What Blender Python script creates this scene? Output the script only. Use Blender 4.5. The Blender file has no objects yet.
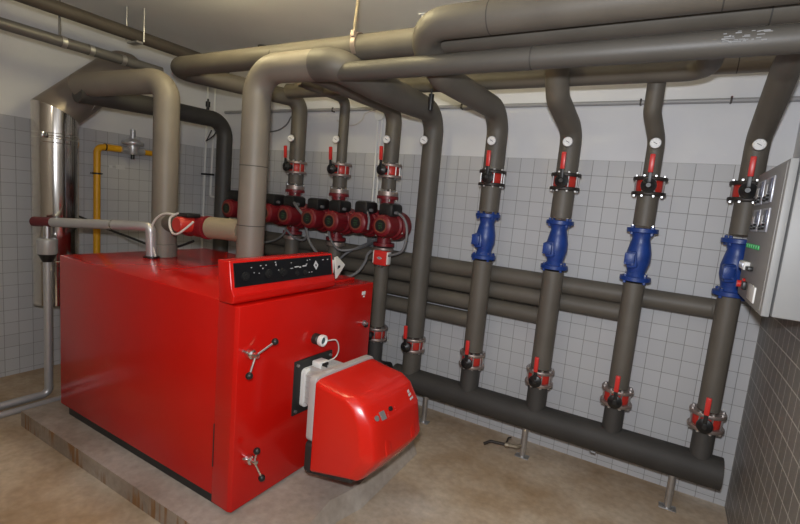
import bpy, bmesh, math, random
from mathutils import Vector, Matrix
random.seed(4)
S = bpy.context.scene
COL = S.collection
PI = math.pi
V = Vector

# ------------------------------------------------------------ camera, light, exposure
def cam_axes(yaw, pitch, roll):
    cy, sy = math.cos(yaw), math.sin(yaw)
    f = V((-sy*math.cos(pitch), cy*math.cos(pitch), math.sin(pitch)))
    r = V((cy, sy, 0)); u = r.cross(f)
    return r*math.cos(roll)+u*math.sin(roll), -r*math.sin(roll)+u*math.cos(roll), f
cd = bpy.data.cameras.new('camera'); cam = bpy.data.objects.new('camera', cd); COL.objects.link(cam)
R_, U_, F_ = cam_axes(math.radians(29.64), math.radians(-7.48), math.radians(5.10))
cam.matrix_world = Matrix(((R_.x, U_.x, -F_.x, 0), (R_.y, U_.y, -F_.y, 0), (R_.z, U_.z, -F_.z, 1.65), (0, 0, 0, 1)))
cd.sensor_width = 36; cd.lens = 36*462.4/800; cd.clip_start = .02
S.camera = cam
w = bpy.data.worlds.new('world'); S.world = w; w.use_nodes = True
w.node_tree.nodes['Background'].inputs[0].default_value = (.9, .92, 1, 1)
w.node_tree.nodes['Background'].inputs[1].default_value = .0
def area(name, loc, target, size, energy, color, size_y=None):
    l = bpy.data.lights.new(name, 'AREA'); l.size = size; l.energy = energy; l.color = color
    if size_y: l.shape = 'RECTANGLE'; l.size_y = size_y
    o = bpy.data.objects.new(name, l); COL.objects.link(o); o.location = loc
    o.rotation_euler = (V(target)-V(loc)).to_track_quat('-Z', 'Y').to_euler()
    return o
area('camera_flash', (-.03, -.02, 1.81), (-.75, 3, 1.25), .07, 51, (.91, .94, 1))          # the photographer's flash
def bulb(name, loc, energy, color, r=.12):
    l = bpy.data.lights.new(name, 'POINT'); l.energy = energy; l.color = color; l.shadow_soft_size = r
    o = bpy.data.objects.new(name, l); COL.objects.link(o); o.location = loc
for bx in (-2.55, -1.95, -1.35): bulb('ceiling_bulb', (bx, 1.80, 2.73), 8.4, (1, .86, .48), .06)          # warm tube lamp above the boiler, out of frame
bulb('fill_light_rear', (-1.0, -.7, 2.6), 16, (1, .88, .70))  # unseen fill light added behind the camera
S.view_settings.view_transform = 'Standard'; S.view_settings.look = 'None'
S.view_settings.exposure = 0.0; S.view_settings.gamma = 1; S.view_settings.use_curve_mapping = False

# ------------------------------------------------------------ materials
def mat(name, col, rough=.5, metal=0, noise=0, nscale=8, bump=0, bscale=60, coat=0, emit=None, spec=.5, col2=None):
    m = bpy.data.materials.new(name); m.use_nodes = True
    nt = m.node_tree; b = nt.nodes['Principled BSDF']; N = nt.nodes.new; L = nt.links.new
    b.inputs['Base Color'].default_value = (*col, 1); b.inputs['Roughness'].default_value = rough
    b.inputs['Metallic'].default_value = metal; b.inputs['Coat Weight'].default_value = coat
    b.inputs['Specular IOR Level'].default_value = spec
    if emit: b.inputs['Emission Color'].default_value = (*emit[0], 1); b.inputs['Emission Strength'].default_value = emit[1]
    if noise or col2 or bump:
        tc = N('ShaderNodeTexCoord')
    if noise or col2:
        n = N('ShaderNodeTexNoise'); n.inputs['Scale'].default_value = nscale; n.inputs['Detail'].default_value = 6
        L(tc.outputs['Object'], n.inputs['Vector'])
        r = N('ShaderNodeValToRGB'); r.color_ramp.elements[0].position = .33; r.color_ramp.elements[1].position = .68
        c2 = col2 or tuple(min(1, c*(1+noise)) for c in col); c1 = col if col2 else tuple(c*(1-noise) for c in col)
        r.color_ramp.elements[0].color = (*c1, 1); r.color_ramp.elements[1].color = (*c2, 1)
        L(n.outputs['Fac'], r.inputs['Fac']); L(r.outputs['Color'], b.inputs['Base Color'])
    if bump:
        n2 = N('ShaderNodeTexNoise'); n2.inputs['Scale'].default_value = bscale; n2.inputs['Detail'].default_value = 3
        L(tc.outputs['Object'], n2.inputs['Vector'])
        bp = N('ShaderNodeBump'); bp.inputs['Strength'].default_value = bump; bp.inputs['Distance'].default_value = .01
        L(n2.outputs['Fac'], bp.inputs['Height']); L(bp.outputs['Normal'], b.inputs['Normal'])
    return m

def tile_mat(name, axes, c1, c2, grout, off=(0, 0), rough=.5, mortar=.0018):
    m = bpy.data.materials.new(name); m.use_nodes = True
    nt = m.node_tree; b = nt.nodes['Principled BSDF']; N = nt.nodes.new; L = nt.links.new
    tc = N('ShaderNodeTexCoord'); sp = N('ShaderNodeSeparateXYZ'); cb = N('ShaderNodeCombineXYZ')
    L(tc.outputs['Object'], sp.inputs[0])
    for k in (0, 1):
        a = N('ShaderNodeMath'); a.operation = 'ADD'; a.inputs[1].default_value = off[k]
        L(sp.outputs[axes[k]], a.inputs[0]); L(a.outputs[0], cb.inputs[k])
    b.inputs['Specular IOR Level'].default_value = .3
    br = N('ShaderNodeTexBrick'); br.offset = 0; br.squash = 1
    for k, v in (('Scale', 1), ('Mortar Size', mortar), ('Mortar Smooth', .3), ('Bias', 0), ('Brick Width', .0955), ('Row Height', .0995)):
        br.inputs[k].default_value = v
    br.inputs['Color1'].default_value = (*c1, 1); br.inputs['Color2'].default_value = (*c2, 1); br.inputs['Mortar'].default_value = (*grout, 1)
    L(cb.outputs[0], br.inputs['Vector']); L(br.outputs['Color'], b.inputs['Base Color'])
    mr = N('ShaderNodeMapRange'); mr.inputs['To Min'].default_value = rough; mr.inputs['To Max'].default_value = .85
    L(br.outputs['Fac'], mr.inputs['Value']); L(mr.outputs[0], b.inputs['Roughness'])
    nz = N('ShaderNodeTexNoise'); nz.inputs['Scale'].default_value = 9; L(tc.outputs['Object'], nz.inputs['Vector'])
    sc = N('ShaderNodeMath'); sc.operation = 'MULTIPLY'; sc.inputs[1].default_value = .25; L(nz.outputs['Fac'], sc.inputs[0])
    sb = N('ShaderNodeMath'); sb.operation = 'SUBTRACT'; L(sc.outputs[0], sb.inputs[0]); L(br.outputs['Fac'], sb.inputs[1])
    bp = N('ShaderNodeBump'); bp.inputs['Strength'].default_value = .35; bp.inputs['Distance'].default_value = .004
    L(sb.outputs[0], bp.inputs['Height']); L(bp.outputs['Normal'], b.inputs['Normal'])
    return m

def concrete(name, ca, cb_, cc, rust=False):
    m = bpy.data.materials.new(name); m.use_nodes = True
    nt = m.node_tree; b = nt.nodes['Principled BSDF']; N = nt.nodes.new; L = nt.links.new
    tc = N('ShaderNodeTexCoord')
    n1 = N('ShaderNodeTexNoise'); n1.inputs['Scale'].default_value = 1.7; n1.inputs['Detail'].default_value = 8; n1.inputs['Roughness'].default_value = .6
    n2 = N('ShaderNodeTexNoise'); n2.inputs['Scale'].default_value = 26; n2.inputs['Detail'].default_value = 6
    L(tc.outputs['Object'], n1.inputs['Vector']); L(tc.outputs['Object'], n2.inputs['Vector'])
    r = N('ShaderNodeValToRGB'); e = r.color_ramp.elements; e[0].position = .3; e[0].color = (*ca, 1); e[1].position = .72; e[1].color = (*cc, 1)
    k = e.new(.52); k.color = (*cb_, 1)
    L(n1.outputs['Fac'], r.inputs['Fac'])
    mx = N('ShaderNodeMix'); mx.data_type = 'RGBA'; mx.blend_type = 'MULTIPLY'; mx.inputs['Factor'].default_value = .55
    r2 = N('ShaderNodeValToRGB'); r2.color_ramp.elements[0].position = .25; r2.color_ramp.elements[0].color = (.55, .55, .55, 1); r2.color_ramp.elements[1].position = .7
    L(n2.outputs['Fac'], r2.inputs['Fac']); L(r.outputs['Color'], mx.inputs[6]); L(r2.outputs['Color'], mx.inputs[7])
    out = mx.outputs[2]
    if rust:      # rust runs down the kerb face, in patches along x
        mp = N('ShaderNodeMapping'); mp.inputs['Scale'].default_value = (32, 1, 2.5); L(tc.outputs['Object'], mp.inputs['Vector'])
        n3 = N('ShaderNodeTexNoise'); n3.inputs['Scale'].default_value = 1; n3.inputs['Detail'].default_value = 2; L(mp.outputs[0], n3.inputs['Vector'])
        n4 = N('ShaderNodeTexNoise'); n4.inputs['Scale'].default_value = 3.2; L(tc.outputs['Object'], n4.inputs['Vector'])
        mu = N('ShaderNodeMath'); mu.operation = 'MULTIPLY'; L(n3.outputs['Fac'], mu.inputs[0]); L(n4.outputs['Fac'], mu.inputs[1])
        r3 = N('ShaderNodeValToRGB'); r3.color_ramp.elements[0].position = .27; r3.color_ramp.elements[1].position = .34; L(mu.outputs[0], r3.inputs['Fac'])
        m2 = N('ShaderNodeMix'); m2.data_type = 'RGBA'; L(r3.outputs['Color'], m2.inputs['Factor']); L(out, m2.inputs[6]); m2.inputs[7].default_value = (.24, .12, .045, 1)
        out = m2.outputs[2]
    L(out, b.inputs['Base Color']); b.inputs['Roughness'].default_value = .75
    bp = N('ShaderNodeBump'); bp.inputs['Strength'].default_value = .25; bp.inputs['Distance'].default_value = .01
    L(n2.outputs['Fac'], bp.inputs['Height']); L(bp.outputs['Normal'], b.inputs['Normal'])
    return m

TILE = dict(c1=(.47, .47, .475), c2=(.51, .51, .515), grout=(.23, .225, .215))
M = {
 'tile_back': tile_mat('tile_back', (0, 2), off=(10+.42, 10*.0995-2.025+.0995*30), **TILE),
 'tile_left': tile_mat('tile_left', (1, 2), off=(10.03, 10*.0995-2.025+.0995*30), **TILE),
 'tile_right_shaded': tile_mat('tile_right_shaded', (1, 2), (.20, .19, .175), (.225, .21, .195), (.58, .57, .55), off=(10.01, 10*.0995-2.025+.0995*30), rough=.45, mortar=.0026),  # same tile as the back wall, with grazing-flash darkening put into the colours
 'paint': mat('white_paint', (.66, .66, .67), .8, noise=.03, nscale=3, bump=.05),
 'ceiling': mat('ceiling_paint', (.72, .71, .69), .85, noise=.04, nscale=2, bump=.08),
 'floor': concrete('floor_concrete', (.34, .225, .12), (.50, .39, .28), (.66, .57, .46)),
 'plinth': concrete('plinth_concrete', (.30, .24, .185), (.43, .37, .31), (.54, .49, .43)),
 'plinth_side': concrete('plinth_side', (.24, .18, .13), (.36, .29, .23), (.46, .40, .34), rust=True),
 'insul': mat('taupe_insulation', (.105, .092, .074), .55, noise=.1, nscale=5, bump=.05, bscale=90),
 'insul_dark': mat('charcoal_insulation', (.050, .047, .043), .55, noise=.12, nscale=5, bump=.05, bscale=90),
 'insul_light': mat('grey_insulation', (.18, .158, .13), .5, noise=.08, nscale=4, bump=.04, bscale=90),
 'insul_bare': mat('bare_riser_insulation', (.088, .079, .066), .55, noise=.12, nscale=5, bump=.05, bscale=90),
 'conduit': mat('conduit_grey', (.30, .30, .305), .45),
 'insul_front': mat('front_insulation', (.075, .068, .058), .5, noise=.08, nscale=4, bump=.04, bscale=90),
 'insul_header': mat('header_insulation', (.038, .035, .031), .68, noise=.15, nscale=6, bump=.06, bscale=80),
 'insul_tan': mat('tan_insulation', (.27, .22, .15), .6, noise=.08, nscale=5, bump=.04),
 'seam': mat('insulation_seam', (.045, .04, .034), .7),
 'foil': mat('end_foil', (.22, .22, .22), .5, .3),
 'red': mat('boiler_red', (.53, .007, .004), .2, coat=.0, spec=.4, noise=.03, nscale=3),
 'burner_red': mat('burner_red', (.60, .012, .005), .27, coat=.15),
 'pump_red': mat('pump_red', (.17, .009, .014), .42),
 'valve_red': mat('valve_red', (.50, .03, .02), .4),
 'grip_red': mat('grip_red', (.62, .03, .025), .35),
 'maroon': mat('maroon', (.12, .015, .02), .5),
 'blue': mat('valve_blue', (.012, .045, .22), .4, noise=.15, nscale=20, bump=.1),
 'black': mat('black_plastic', (.012, .012, .012), .4),
 'gloss_black': mat('display_black', (.006, .006, .007), .3),
 'darkmetal': mat('dark_flange', (.045, .038, .034), .5, .5),
 'steel': mat('galvanised_steel', (.55, .55, .55), .38, .9, noise=.1, nscale=20),
 'flange': mat('flange_steel', (.36, .29, .26), .45, .7),
 'chrome': mat('chrome', (.75, .75, .75), .18, 1),
 'stainless': mat('stainless_flue', (.62, .60, .57), .13, 1, noise=.05, nscale=2),
 'flue_dull': mat('dull_flue_elbow', (.30, .26, .225), .42, .6, noise=.1, nscale=3),
 'silverpaint': mat('silver_pipe', (.52, .52, .53), .35, .55),
 'yellow': mat('gas_yellow', (.80, .39, .01), .4),
 'lead': mat('ceiling_pipe_grey', (.13, .125, .12), .45, .3, noise=.1),
 'bronze': mat('ceiling_pipe_brown', (.07, .058, .047), .6, noise=.12),
 'cab': mat('cabinet_grey', (.285, .285, .28), .5),
 'cab_panel': mat('cabinet_panel', (.27, .265, .255), .5),
 'cast': mat('cast_grey', (.46, .45, .43), .5, .15),
 'white': mat('white_plastic', (.75, .75, .72), .5),
 'paper': mat('white_paper', (.75, .74, .68), .8),
 'glass': mat('dial_glass', (.05, .09, .09), .08, coat=.5),
 'dial': mat('dial_face', (.72, .72, .72), .4),
 'cable': mat('grey_cable', (.15, .15, .155), .5),
 'cable_white': mat('white_cable', (.6, .58, .54), .5),
 'cable_black': mat('black_cable', (.02, .02, .02), .5),
 'green_led': mat('green_lamps', (.015, .22, .05), .4, emit=((.03, .8, .15), .12)),
 'green': mat('label_green', (.03, .10, .035), .5),
 'label_ring': mat('label_ring', (.20, .05, .03), .45),
 'mark': mat('print_white', (.55, .55, .55), .6),
 'inst': mat('instrument_silver', (.42, .43, .47), .3, .5),
 'inst_dark': mat('instrument_blue_grey', (.07, .075, .12), .3),
 'gasket': mat('gasket_black', (.018, .018, .017), .55),
 'brass': mat('tap_brass', (.33, .28, .21), .4, .8),
 'greywin': mat('grey_window', (.17, .17, .165), .35),
}

# ------------------------------------------------------------ mesh helpers
class MB:
    def __init__(s): s.bm = bmesh.new(); s.mats = []
    def mi(s, m):
        if m not in s.mats: s.mats.append(m)
        return s.mats.index(m)
    def faces(s, verts, fl, m):
        vs = [s.bm.verts.new(v) for v in verts]; k = s.mi(m); out = []
        for f in fl:
            try:
                q = s.bm.faces.new([vs[i] for i in f]); q.material_index = k; out.append(q)
            except ValueError: pass
        return vs, out
    def box(s, lo, hi, m, bev=0, mtx=None, seg=2):
        (a, b, c), (d, e, f) = lo, hi
        vs, fs = s.faces([(a,b,c),(d,b,c),(d,e,c),(a,e,c),(a,b,f),(d,b,f),(d,e,f),(a,e,f)],
                         [(3,2,1,0),(4,5,6,7),(0,1,5,4),(1,2,6,5),(2,3,7,6),(3,0,4,7)], m)
        if bev:
            ed = list({e_ for f_ in fs for e_ in f_.edges})
            r = bmesh.ops.bevel(s.bm, geom=ed, offset=bev, segments=seg, affect='EDGES', profile=.5)
            vs = list({v for f_ in r['faces'] for v in f_.verts} | {v for v in vs if v.is_valid})
            for f_ in r['faces']: f_.material_index = s.mi(m)
        if mtx:
            for v in vs: v.co = mtx @ v.co
        return s
    def prism(s, poly, axis, a, b, m, bev=0, seg=3, mtx=None):
        # poly: 2D points; axis: extrusion axis (0 x,1 y,2 z)
        def P(p, t):
            q = list(p); q.insert(axis, t); return tuple(q)
        n = len(poly); vs = [P(p, a) for p in poly]+[P(p, b) for p in poly]
        fl = [tuple(range(n)), tuple(range(2*n-1, n-1, -1))]+[(i+n, (i+1) % n+n, (i+1) % n, i) for i in range(n)]
        v, fs = s.faces(vs, fl, m)
        bmesh.ops.recalc_face_normals(s.bm, faces=fs)
        if bev:
            ed = list({e_ for f_ in fs for e_ in f_.edges})
            r = bmesh.ops.bevel(s.bm, geom=ed, offset=bev, segments=seg, affect='EDGES', profile=.5, clamp_overlap=True)
            v = list({x for f_ in r['faces'] for x in f_.verts} | {x for x in v if x.is_valid})
            for f_ in r['faces']: f_.material_index = s.mi(m)
        if mtx:
            for x in v: x.co = mtx @ x.co
        return s
    def lathe(s, prof, m, org=(0,0,0), d=(0,0,1), n=28, mats=None):
        # prof: (radius, height along d)
        d = V(d).normalized(); q = d.to_track_quat('Z', 'Y'); org = V(org)
        rings = []
        for r, h in prof:
            if r < 1e-6: rings.append([s.bm.verts.new(org+d*h)])
            else: rings.append([s.bm.verts.new(org+q @ V((r*math.cos(2*PI*i/n), r*math.sin(2*PI*i/n), h))) for i in range(n)])
        fs = []
        for j in range(len(rings)-1):
            A, B = rings[j], rings[j+1]; k = s.mi(mats[j] if mats else m)
            for i in range(n):
                if len(A) == 1 and len(B) == 1: break
                if len(A) == 1: f = [A[0], B[i], B[(i+1) % n]]
                elif len(B) == 1: f = [A[i], B[0], A[(i+1) % n]]
                else: f = [A[i], B[i], B[(i+1) % n], A[(i+1) % n]]
                f.reverse()
                fc = s.bm.faces.new(f); fc.material_index = k; fs.append(fc)
        bmesh.ops.recalc_face_normals(s.bm, faces=fs)
        return s
    def cyl(s, a, b, r, m, n=20, r2=None):
        a, b = V(a), V(b); h = (b-a).length; r2 = r if r2 is None else r2
        return s.lathe([(0, 0), (r, 0), (r2, h), (0, h)], m, a, b-a, n)
    def ball(s, c, r, m, n=16):
        return s.lathe([(0, -r)]+[(r*math.cos(t), r*math.sin(t)) for t in [(-.5+k/8)*PI for k in range(1, 8)]]+[(0, r)], m, c, (0,0,1), n)
    def tube(s, pts, r, m, bend=.1, n=24, seg=8, cap=True, rr=None):
        P = path(pts, bend, seg); s._sweep(P, r, m, n, cap); return s
    def _sweep(s, P, r, m, n, cap):
        T = []
        for i in range(len(P)):
            a = P[max(i-1, 0)]; b = P[min(i+1, len(P)-1)]; T.append((b-a).normalized())
        up = V((0, 0, 1)) if abs(T[0].z) < .9 else V((0, 1, 0))
        x = T[0].cross(up).normalized(); rings = []; k = s.mi(m); fs = []
        for i, p in enumerate(P):
            x = (x-T[i]*x.dot(T[i])).normalized(); y = T[i].cross(x)
            rad = r(p) if callable(r) else r
            rings.append([s.bm.verts.new(p+(x*math.cos(2*PI*j/n)+y*math.sin(2*PI*j/n))*rad) for j in range(n)])
        for A, B in zip(rings, rings[1:]):
            for j in range(n):
                fs.append(s.bm.faces.new([A[j], A[(j+1) % n], B[(j+1) % n], B[j]]))
        if cap:
            fs.append(s.bm.faces.new(list(reversed(rings[0])))); fs.append(s.bm.faces.new(rings[-1]))
        for f in fs: f.material_index = k
        bmesh.ops.recalc_face_normals(s.bm, faces=fs)
    def band(s, c, d, r, m, wdt=.006, n=24):
        c = V(c); d = V(d).normalized()
        return s.lathe([(r*.97, -wdt/2), (r*1.006, -wdt/2), (r*1.006, wdt/2), (r*.97, wdt/2)], m, c, d, n)
    def build(s, name, parent=None, angle=35, loc=None):
        me = bpy.data.meshes.new(name); 
        s.bm.normal_update(); s.bm.to_mesh(me); s.bm.free()
        for m in s.mats: me.materials.append(M[m])
        for p in me.polygons: p.use_smooth = True
        me.set_sharp_from_angle(angle=math.radians(angle))
        o = bpy.data.objects.new(name, me); COL.objects.link(o)
        if parent: o.parent = parent
        if loc: o.location = loc
        return o

def path(pts, bend, seg=8):
    pts = [V(p) for p in pts]; out = [pts[0]]
    for i in range(1, len(pts)-1):
        p = pts[i]; a = (pts[i-1]-p); b = (pts[i+1]-p); la, lb = a.length, b.length; a.normalize(); b.normalize()
        ang = a.angle(b)
        if ang > PI-.02: out.append(p); continue
        t = min(bend/math.tan(ang/2), la*.49, lb*.49); R = t*math.tan(ang/2)
        c = p+(a+b).normalized()*(R/math.sin(ang/2))
        s0 = p+a*t-c; s1 = p+b*t-c; tot = s0.angle(s1); ax = s0.cross(s1).normalized()
        for k in range(seg+1): out.append(c+Matrix.Rotation(tot*k/seg, 3, ax) @ s0)
    out.append(pts[-1])
    o2 = [out[0]]
    for p in out[1:]:
        if (p-o2[-1]).length > 1e-5: o2.append(p)
    return o2
def smooth_path(pts, n=8):
    P = [V(p) for p in pts]; P = [P[0]*2-P[1]]+P+[P[-1]*2-P[-2]]; out = []
    for i in range(1, len(P)-2):
        for k in range(n):
            t = k/n; a, b, c, d = P[i-1], P[i], P[i+1], P[i+2]
            out.append(.5*((2*b)+(c-a)*t+(2*a-5*b+4*c-d)*t*t+(3*b-a-3*c+d)*t**3))
    out.append(P[-2]); return out
def tag(o, label, cat, group=None, kind=None):
    o['label'] = label; o['category'] = cat
    if group: o['group'] = group
    if kind: o['kind'] = kind
    return o
def thing(name, label, cat, loc=(0,0,0), group=None, rz=0):
    o = bpy.data.objects.new(name, None); COL.objects.link(o); o.location = loc; o.rotation_euler = (0, 0, rz); o.empty_display_size = .05
    return tag(o, label, cat, group)
def struct(name, mb): 
    o = mb.build(name); o['kind'] = 'structure'; return o
def copy_tree(o, parent=None):
    c = o.copy(); COL.objects.link(c)
    if parent: c.parent = parent
    for ch in list(o.children): copy_tree(ch, c)
    return c

# ------------------------------------------------------------ the room
XL, XR, YB, YF, ZC, ZT = -4.365, .525, 3.29, -1.6, 2.90, 2.025
struct('floor', MB().box((XL-.2, YF-.2, -.15), (XR+.2, YB+.2, 0), 'floor'))
struct('ceiling', MB().box((XL-.2, YF-.2, ZC), (XR+.2, YB+.2, ZC+.15), 'ceiling'))
struct('wall_back', MB().box((XL-.2, YB, 0), (XR+.2, YB+.2, ZT), 'tile_back').box((XL-.2, YB, ZT), (XR+.2, YB+.2, ZC), 'paint'))
struct('wall_left', MB().box((XL-.2, YF, 0), (XL, YB, ZT), 'tile_left').box((XL-.2, YF, ZT), (XL, YB, ZC), 'paint'))
struct('wall_right', MB().box((XR, YF, 0), (XR+.2, YB, ZT), 'tile_right_shaded').box((XR, YF, ZT), (XR+.2, YB, ZC), 'paint'))
struct('wall_front', MB().box((XL-.2, YF-.2, 0), (XR+.2, YF, ZC), 'paint'))

# plinth under the boiler: broken, rounded front end
b = MB()
poly = [(-3.42, 1.272), (-1.34, 1.262), (-1.29, 1.40), (-1.27, 1.60), (-1.30, 1.78), (-1.26, 1.95), (-1.28, 2.62), (-3.42, 2.62)]
n = len(poly)
b.faces([(x, y, 0) for x, y in [(p[0]+(.05 if p[0] > -2 else 0), p[1]-(.004 if p[1] < 1.3 else 0)) for p in poly]]+[(x, y, .1) for x, y in poly],
        [tuple(range(n, 2*n))], 'plinth')
b2 = [(p[0]+(.05 if p[0] > -2 else 0), p[1]) for p in poly]
vv = [(x, y, 0) for x, y in b2]+[(x, y, .1) for x, y in poly]
b.faces(vv, [(0, 1, 1+n, n)], 'plinth_side'); b.faces(vv, [(i, (i+1) % n, (i+1) % n+n, i+n) for i in range(1, n)], 'plinth')
tag(b.build('concrete_plinth'), 'low concrete plinth with rust-streaked edge carrying the red boiler', 'plinth')

# ------------------------------------------------------------ boiler
BO = (-1.6, 1.41, .1)
boiler = thing('boiler', 'big red heating boiler standing on the concrete plinth', 'boiler', BO, rz=math.radians(-.7))
def bl(p): return (p[0]-BO[0], p[1]-BO[1], p[2]-BO[2])
b = MB(); b.box(bl((-3.17, 1.414, .1)), bl((-1.69, 2.44, .145)), 'gasket', .004); b.build('base_frame', boiler)
b = MB(); b.box(bl((-3.27, 1.41, .145)), bl((-1.745, 2.465, 1.127)), 'red', .006)
b.box(bl((-2.55, 1.62, 1.127)), bl((-2.53, 2.3, 1.130)), 'red')            # lid seam strip
b.build('body', boiler)
b = MB()
b.prism([bl((-1.741, 1.404, 0))[:2], bl((-1.622, 1.400, 0))[:2], bl((-1.6, 1.408, 0))[:2], bl((-1.6, 2.47, 0))[:2], bl((-1.741, 2.47, 0))[:2]], 2, .014, 1.018, 'red', .004)
b.box(bl((-1.742, 1.4025, .30)), bl((-1.735, 1.410, .52)), 'gasket')
door = b.build('door', boiler)
# control housing on the boiler's front top edge
b = MB()
b.prism([bl((-1.715, 0, 1.127))[::2], bl((-1.63, 0, 1.127))[::2], bl((-1.620, 0, 1.138))[::2], bl((-1.616, 0, 1.168))[::2], bl((-1.635, 0, 1.195))[::2], bl((-1.655, 0, 1.318))[::2], bl((-1.735, 0, 1.318))[::2]], 1, bl((0, 1.385, 0))[1], bl((0, 2.10, 0))[1], 'red', .006)
ctl = b.build('control_panel', boiler); ctl['label'] = 'red control housing with black dial strip on the boiler front edge'
sl = V((-.020, 0, .123)).normalized()          # up the slope
nrm = V((.123, 0, .020)).normalized()
o0 = V(bl((-1.635, 1.40, 1.197)))
def onpanel(y, h, d=0): return o0+V((0, y, 0))+sl*h+nrm*d
def pquad(mb, y0, y1, h0, h1, d0, d1, m):
    vs = [onpanel(y, h, d) for d in (d0, d1) for (y, h) in ((y0, h0), (y1, h0), (y1, h1), (y0, h1))]
    _, fs = mb.faces(vs, [(3,2,1,0),(4,5,6,7),(0,1,5,4),(1,2,6,5),(2,3,7,6),(3,0,4,7)], m); bmesh.ops.recalc_face_normals(mb.bm, faces=fs)
b = MB(); pquad(b, .004, .682, .004, .114, -.004, .003, 'gloss_black')
for y, h, wd, ht in ((.10, .085, .006, .004), (.115, .06, .004, .004), (.155, .09, .008, .004), (.17, .075, .004, .006), (.19, .09, .006, .004), (.255, .085, .004, .01), (.25, .10, .008, .004), (.27, .06, .005, .004),
                     (.355, .062, .018, .003), (.385, .066, .03, .005), (.42, .062, .012, .006), (.445, .066, .028, .006), (.47, .075, .01, .004), (.36, .09, .006, .003), (.48, .095, .006, .004), (.50, .097, .006, .004),
                     (.605, .09, .01, .004), (.645, .09, .01, .004), (.49, .03, .006, .004), (.51, .03, .006, .004), (.20, .055, .004, .004), (.145, .055, .004, .004)):
    pquad(b, y, y+wd, h, h+ht, .002, .0045, 'mark')
cc = onpanel(.548, .066, .003); rot = [(0, .026), (.020, 0), (0, -.026), (-.020, 0)]
vs = [cc+V((0, y, 0))+sl*h+nrm*.002 for y, h in rot]; b.faces(vs, [(0, 3, 2, 1)], 'mark')
vs = [cc+V((0, y*.35, 0))+sl*h*.35+nrm*.0028 for y, h in rot]; b.faces(vs, [(0, 3, 2, 1)], 'gloss_black')
b.build('display_strip', ctl)['label'] = 'black strip with dials and faint white print'
for y in (.065, .205, .30, .40, .46):
    b = MB(); r = .021 if y < .35 else .014
    b.lathe([(0, 0), (r, 0), (r*.92, .008), (r*.5, .009), (r*.5, .014), (0, .014)], 'black', onpanel(y, .05 if y < .35 else .035, .003), nrm, 20); b.build('knob', ctl)
# swing-bolt handles
def handle(y, z, a1, a2, l1, l2):
    e = bpy.data.objects.new('door_handle', None); COL.objects.link(e); e.parent = boiler; e.location = bl((-1.6, y, z)); e.empty_display_size = .03
    b = MB(); b.lathe([(0, 0), (.024, 0), (.026, .010), (.022, .03), (.014, .036), (.012, .062), (.0, .066)], 'chrome', (0, 0, 0), (1, 0, 0), 18)
    b.cyl((.012, -.02, .01), (.012, -.045, .025), .006, 'chrome', 10); b.build('hub', e)
    for a, l in ((a1, l1), (a2, l2)):
        d = V((.02, math.cos(a)*l, math.sin(a)*l)); s0 = V((.048, 0, 0))
        b = MB(); b.cyl(s0, s0+d, .0055, 'chrome', 10); b.build('arm', e)
        b = MB(); b.ball(s0+d*1.08, .017, 'black'); b.build('knob', e)
handle(1.468, .89, math.radians(28), math.radians(236), .10, .085)
handle(1.492, .355, math.radians(96), math.radians(-70), .062, .09)
b = MB(); b.lathe([(0, 0), (.030, 0), (.030, .03), (.026, .035), (.026, .045)], 'darkmetal', bl((-1.6, 1.93, .862)), (1, 0, 0), 20)
b.lathe([(.018, .042), (.030, .042), (.032, .048), (.032, .066), (.024, .07), (.018, .06)], 'white', bl((-1.6, 1.93, .862)), (1, 0, 0), 20)
b.lathe([(0, .058), (.024, .058)], 'glass', bl((-1.6, 1.93, .862)), (1, 0, 0), 20)
sg = b.build('sight_glass', boiler); sg['label'] = 'round sight glass with white ring on the boiler door'
b = MB(); P = smooth_path([bl(p) for p in ((-1.54, 1.965, .855), (-1.52, 2.02, .85), (-1.525, 2.055, .79), (-1.54, 2.05, .74), (-1.56, 2.0, .72))]); b._sweep(P, .0035, 'cable_white', 8, True); b.build('air_tube', boiler)
b = MB(); b.lathe([(0, 0), (.018, 0), (.018, .012), (.010, .014), (.010, .03), (0, .03)], 'steel', bl((-1.6, 2.39, .865)), (1, 0, 0), 14)
b.box(bl((-1.6, 2.40, .835)), bl((-1.585, 2.425, .862)), 'black'); b.build('door_latch', boiler)
b = MB(); b.box(bl((-1.6, 2.35, 1.05)), bl((-1.598, 2.385, 1.072)), 'white'); b.box(bl((-1.6, 2.365, 1.035)), bl((-1.598, 2.38, 1.044)), 'white'); b.build('badge', boiler)

# folded paper on the panel's end
b = MB()
for off, s_ in ((0, 1), (.006, .96)):
    q = [(2.125, 1.285), (2.165, 1.288), (2.225, 1.235), (2.145, 1.165)]
    c = V((0, 2.16, 1.24))
    f = [(-1.668+off+(.02 if i in (0, 3) else 0), 2.165+(y-2.155)*1.3*s_, 1.238+(z-1.235)*1.05*s_) for i, (y, z) in enumerate(q)]
    g = [(x-.004, y, z) for x, y, z in f]
    _, fs = b.faces(f+g, [(0,1,2,3),(7,6,5,4),(0,4,5,1),(1,5,6,2),(2,6,7,3),(3,7,4,0)], 'paper'); bmesh.ops.recalc_face_normals(b.bm, faces=fs)
b.box((-1.658, 2.148, 1.222), (-1.645, 2.166, 1.230), 'black'); b.box((-1.658, 2.160, 1.228), (-1.645, 2.182, 1.242), 'black')
b.box((-1.70, 2.105, 1.20), (-1.66, 2.14, 1.275), 'paper')
tag(b.build('paper_tag'), 'folded white paper tag clipped to the end of the boiler control panel', 'paper')

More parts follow.
